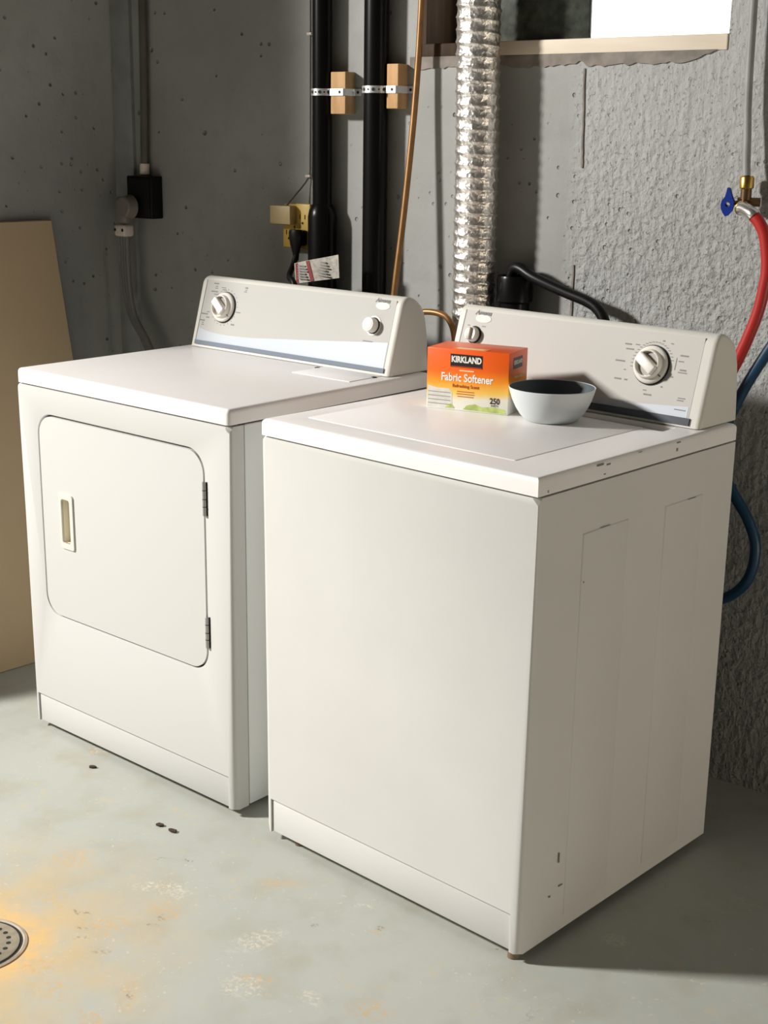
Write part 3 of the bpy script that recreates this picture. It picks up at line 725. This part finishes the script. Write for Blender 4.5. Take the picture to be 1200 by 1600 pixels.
for dx in (-.012, .0, .012):
    cw.tube([(-.011 + dx, -.020, 1.16), (-.013 + dx, -.018, 1.05), (-.008 + dx, -.016, .98), (.010 + dx, -.014, .92), (.070 + dx, -.012, .845), (.12 + dx, -.01, .74), (.16 + dx, -.01, .5)], .0072, 10, 6)
cw.build('cord', M['cord_grey'], pc)

# ------------------------------------------------------------------ yellow outlet with adapter, wire, black plug and tag
ou = thing('wall_outlet', 'yellowed double electrical outlet on the wall beside the black drain pipe', 'outlet', WP(-1.413, 0, 1.215), WA)
MB().box(-.046, .056, -.030, .0, -.052, .056, .004, 2).build('outlet_box', M['yellow'], ou)
MB().box(-.044, -.002, -.036, -.029, -.058, .030, .004, 2).build('receptacle', M['yellow'], ou)
MB().box(.002, .056, -.040, -.029, -.060, .058, .004, 2).build('receptacle', M['yellow'], ou)
sl = MB()
for (cx, cz, y) in ((-.022, -.026, -.0362), (.030, .016, -.0402)):
    sl.box(cx - .010, cx - .007, y - .0004, y, cz + .002, cz + .014); sl.box(cx + .007, cx + .010, y - .0004, y, cz + .002, cz + .014)
    sl.cyl((cx, y, cz - .008), (cx, y - .0004, cz - .008), .0035, seg=10)
sl.cyl((0, -.0364, -.003), (0, -.0372, -.003), .004, seg=10)
sl.build('slot', M['gap'], ou)
ad = MB().box(-.036, .036, -.030, .0, -.024, .024, .003, 2).build('power_adapter', M['adapter'])
ad.location = WP(-1.437, .0365, 1.243); ad.rotation_euler.z = WA
tag(ad, 'tan plug-in adapter in the yellow outlet with a thin wire', 'adapter')
wi = thing('adapter_wire', 'thin dark wire rising from the adapter along the black drain pipe', 'wire', WP(-1.39, 0, 0))
MB().tube([(-.034, -.056, 1.262), (-.030, -.050, 1.275), (-.010, -.018, 1.318), (.000, -.006, 1.343), (.004, -.005, 1.37), (.006, -.005, 1.70), (.008, -.005, 2.99)], .0022, 8, 5).build('wire', M['conduit'], wi)
for z, x in ((1.343, .000), (1.698, .006)): MB().box(x - .010, x + .008, -.011, 0, z - .0035, z + .0035, .002, 2).build('wire_clip', M['clamp'], wi)
c2 = thing('black_power_cord', 'black power cord plugged into the yellow outlet, holding a paper tag', 'power cord', WP(-1.38, .05, 0))
pb = MB().lathe([(0, 0), (.019, 0), (.021, .006), (.021, .020), (.017, .040), (.010, .062), (.008, .080), (0, .080)], 20, Matrix.Translation((.0, -.014, 1.207)) @ Matrix.Rotation(PI, 4, 'X') @ Matrix.Diagonal((1, .75, 1, 1)))
pb.box(-.018, .018, -.020, .012, 1.165, 1.206, .005, 2); pb.build('plug', M['black'], c2)
MB().tube([(.001, -.014, 1.14), (.006, -.030, 1.115), (.03, -.066, 1.09), (.07, -.085, 1.07), (.09, -.085, .95), (.09, -.08, .6)], .0078, 12, 5).build('cord', M['black'], c2)
def tag_sheet():
    t = bmesh.new(); n = 12; R_ = []
    for i in range(n + 1):
        f = i / n; x = .066 + .152 * f; y = -.078 - .008 * math.sin(f * PI * 1.6); zt = 1.128 + .032 * f; zb = 1.076 + .026 * f
        R_.append([t.verts.new((x, y, zb)), t.verts.new((x, y - .004, zt)), t.verts.new((x, y - .003, zt)), t.verts.new((x, y + .001, zb))])
    for a, b in zip(R_, R_[1:]):
        for k in range(4): t.faces.new((a[k], b[k], b[(k + 1) % 4], a[(k + 1) % 4]))
    t.faces.new(R_[0]); t.faces.new(R_[-1][::-1]); bmesh.ops.recalc_face_normals(t, faces=t.faces)
    b = MB(); b._add(t); o = b.build('warning_tag', M['paper'], c2)
    q = MB()
    def zt(x): f = (x - .066) / .152; return 1.076 + .026 * f, 1.128 + .032 * f, -.078 - .008 * math.sin(f * PI * 1.6)
    def bar(x0, x1, f0, f1, g0, g1):   # a printed stripe that follows the tag's curve
        pts = []
        for x, f in ((x0, f0), (x1, f0), (x1 + g0, f1), (x0 + g0, f1)):
            a, b_, y = zt(x); pts.append((x, y - .004 * f - .0012, a + (b_ - a) * f))
        t2 = bmesh.new(); vs = [t2.verts.new(p) for p in pts]; vs2 = [t2.verts.new((p[0], p[1] + .0004, p[2])) for p in pts]
        t2.faces.new(vs); t2.faces.new(vs2[::-1])
        for k in range(4): t2.faces.new((vs[k], vs[(k + 1) % 4], vs2[(k + 1) % 4], vs2[k]))
        bmesh.ops.recalc_face_normals(t2, faces=t2.faces); q._add(t2)
    bar(.072, .083, .02, .98, 0, 0); q.build('tag_stripe', M['tag_red'], o)
    q = MB(); bar(.130, .141, .02, .98, -.012, 0); q.build('tag_stripe', M['tag_red'], o)
    q2 = MB()
    for k in range(6):
        for x0 in (.088, .152):
            a, b_, y = zt(x0 + .02); z = a + (b_ - a) * (.15 + .12 * k)
            q2.box(x0, x0 + .036 - .004 * (k % 3), y - .0058, y - .0042, z, z + .003)
    q2.build('printed_marks', M['print'], o)
tag_sheet()

# ------------------------------------------------------------------ leaning board
by0, by1, bt_ = -.43, .497, .0127
bm_ = MB().box(0, bt_, by0, by1, 0, 1.232)
bdo = thing('leaning_board', 'tan sheet of wallboard leaning against the left wall behind the dryer', 'board', (-1.885, 0, .0015))
bdo.rotation_euler = (0, -math.radians(11.1), 0)
b_ = MB().box(-bt_, 0, by0, by1, 0, 1.225, .0012, 1).build('sheet', M['board'], bdo)
edge = MB(); n = 60
tp = [(by0 + (by1 - by0) * i / n, 1.2250 + .0025 * (.5 + noise.noise((i * .9, 0, 0)))) for i in range(n + 1)]
edge.poly([(y, 1.2235) for y, z in tp] + [(y, z) for y, z in reversed(tp)], bt_ + .0006, frame((.0003, 0, 0), (0, 1, 0), (-1, 0, 0), (0, 0, 1)))
edge.build('torn_top_edge', M['board_edge'], bdo)

# ------------------------------------------------------------------ floor drain
fd = thing('floor_drain', 'round perforated metal floor drain in a rusty patch of floor', 'drain', (-.7541, -.6488, 0))
MB().lathe([(.0915, -.002), (.0915, .0022), (.0865, .0035), (.0835, .0015), (.0835, -.002)], 56).build('drain_rim', M['drain_rim'], fd)
MB().lathe([(.0836, .0003), (.0836, .0012), (.0770, .0012), (.0770, .0003)], 56).build('drain_gap', M['gap'], fd)
MB().lathe([(0, .0005), (.0775, .0005), (.0775, .0030), (.0755, .0042), (0, .0050)], 56).build('grate', M['drain'], fd)
hb = MB()
for rr, nn_ in ((.058, 20), (.036, 12), (.016, 6)):
    for k in range(nn_):
        a = 2 * PI * k / nn_ + rr * 20; zz = .0042 + .0008 * (1 - rr / .0755)
        hb.cyl((rr * math.cos(a), rr * math.sin(a), zz - .001), (rr * math.cos(a), rr * math.sin(a), zz + .0003), .0046, seg=12)
hb.build('drain_hole', M['gap'], fd)

# ------------------------------------------------------------------ water pipes, valve, hoses
sp = thing('water_pipe', 'grey painted water pipe coming down the wall to the brass valve', 'pipe', WP(-.16, .030, 0))
MB().tube([(-.022, 0, 2.99), (-.016, 0, 1.725), (-.004, -.004, 1.45), (.003, -.008, 1.378)], .0085, 14, 4).build('pipe_length', M['pipe_paint'], sp)
vc = WP(-.157, .034, 0)
va = thing('hose_valve', 'brass hose valve with a blue handle at the end of the water pipe', 'valve', vc)
MB().lathe([(0, 1.352), (.0135, 1.352), (.0150, 1.354), (.0150, 1.374), (.0125, 1.378), (0, 1.378)], 20).build('valve_collar', M['brass'], va)
vb = MB().cyl((0, 0, 1.310), (0, 0, 1.353), .0115, seg=18)
vb.cyl((-.014, -.008, 1.325), (.028, .012, 1.325), .0095, seg=16); vb.cyl((0, 0, 1.322), (.020, -.050, 1.314), .0105, seg=16, bev=.001)
vb.build('valve_body', M['brass_dark'], va)
MB().cyl((.015, -.038, 1.316), (.024, -.058, 1.3135), .0140, .0140, 18, .002).build('hose_nut', M['brass'], va)
hn_ = Vector((.15, -.95, -.25)).normalized(); hv_ = Vector((.22, 0, .97)); hv_ = (hv_ - hn_ * hv_.dot(hn_)).normalized(); hu_ = hv_.cross(hn_)
hm = frame((-.012, -.048, 1.322), hu_, hv_, hn_)
pts = [(.030 * 0, .026), (.0065, .022), (.0120, .012), (.0135, .0), (.0120, -.010), (.0075, -.016), (.0050, -.021), (-.002, -.034), (-.0075, -.034), (-.0075, -.026), (-.0085, -.015), (-.0135, -.006), (-.0145, .004), (-.012, .012), (-.007, .020)]
hx = MB().poly(pts, .006, hm @ Matrix.Rotation(PI / 2, 4, 'X'), hole=[[( .0055 * math.cos(2 * PI * k / 10), .0055 * math.sin(2 * PI * k / 10)) for k in range(10)]])
hn = hx.build('valve_handle', M['blue_metal'], va)
MB().cyl((-.012, -.046, 1.322), (-.002, -.006, 1.325), .0048, seg=12).build('valve_stem', M['brass_dark'], va)
MB().lathe([(0, -.001), (.0045, -.001), (.0045, .002), (0, .003)], 12, hm).build('handle_screw', M['ferrule'], hn)
rh = thing('red_water_hose', 'red rubber fill hose curving down from the brass valve behind the washer', 'hose')
RP = [WP(-.126, .094, 1.3135), WP(-.105, .104, 1.306), WP(-.086, .104, 1.287), WP(-.072, .103, 1.258), WP(-.063, .102, 1.200), WP(-.067, .102, 1.150), WP(-.078, .102, 1.095), WP(-.108, .102, 1.010), WP(-.150, .10, .92), WP(-.20, .10, .80)]
MB().tube(RP[1:], .0125, 16, 7).build('hose', M['red_hose'], rh)
MB().tube([WP(-.136, .090, 1.3140), RP[0], WP(-.105, .104, 1.306), WP(-.098, .105, 1.3005)], .0134, 16, 4).build('ferrule', M['ferrule'], rh)
o = MB().tube([WP(.06, .04, 1.25), WP(.010, .07, 1.14), WP(-.049, .08, 1.040), WP(-.109, .08, .926), WP(-.142, .08, .83), WP(-.138, .08, .765), WP(-.107, .08, .712), WP(-.066, .08, .655), WP(-.046, .08, .595), WP(-.060, .08, .521), WP(-.112, .08, .470), WP(-.18, .08, .46), WP(-.24, .08, .50)], .0118, 16, 7).build('blue_water_hose', M['blue_hose'])
tag(o, 'dark blue rubber fill hose looping beside the rear corner of the washer', 'hose')
bh_ = thing('washer_drain_hose', 'black washer drain hose arching over the back of the washer console', 'hose')
HP = [WP(-.724, .045, 1.10), WP(-.722, .045, 1.130), WP(-.712, .048, 1.150), WP(-.690, .053, 1.152), WP(-.645, .060, 1.134), WP(-.563, .060, 1.108), WP(-.505, .060, 1.092), WP(-.472, .062, 1.075), WP(-.452, .065, 1.045), WP(-.446, .07, .99), WP(-.45, .08, .8), WP(-.47, .09, .6)]
MB().tube(HP, .0128, 16, 6).build('hose', M['rubber'], bh_)
sp2 = thing('standpipe', 'black plastic standpipe behind the foil duct that takes the drain hose', 'pipe', WP(-.709, .045, 0))
MB().lathe([(0, .0), (.036, .0), (.036, 1.07), (.043, 1.075), (.043, 1.128), (.041, 1.134), (.033, 1.134), (.033, 1.08), (0, 1.08)], 32).build('pipe_length', M['abs'], sp2)

# ------------------------------------------------------------------ debris on the floor
def scrap(x, y, s, rz, label, n=9):
    pts = [(s * (.6 + .5 * random.random()) * math.cos(2 * PI * k / n), s * .55 * (.5 + .6 * random.random()) * math.sin(2 * PI * k / n)) for k in range(n)]
    b = MB(); b.poly(pts, .004, frame((0, 0, .0045), (1, 0, 0), (0, 0, -1), (0, 1, 0)))
    o = b.build('leaf_scrap', M['leaf']); o.location = (x, y, 0); o.rotation_euler = (0, 0, rz)
    return tag(o, label, 'leaf scrap')
scrap(-.879, -.128, .012, .5, 'brown dead leaf scrap on the floor, left one of two in front of the dryer')
scrap(-.839, -.125, .013, .2, 'brown dead leaf scrap on the floor, right one of two in front of the dryer')
scrap(-1.216, -.065, .012, .6, 'thin dark scrap on the floor close to the left end of the dryer')
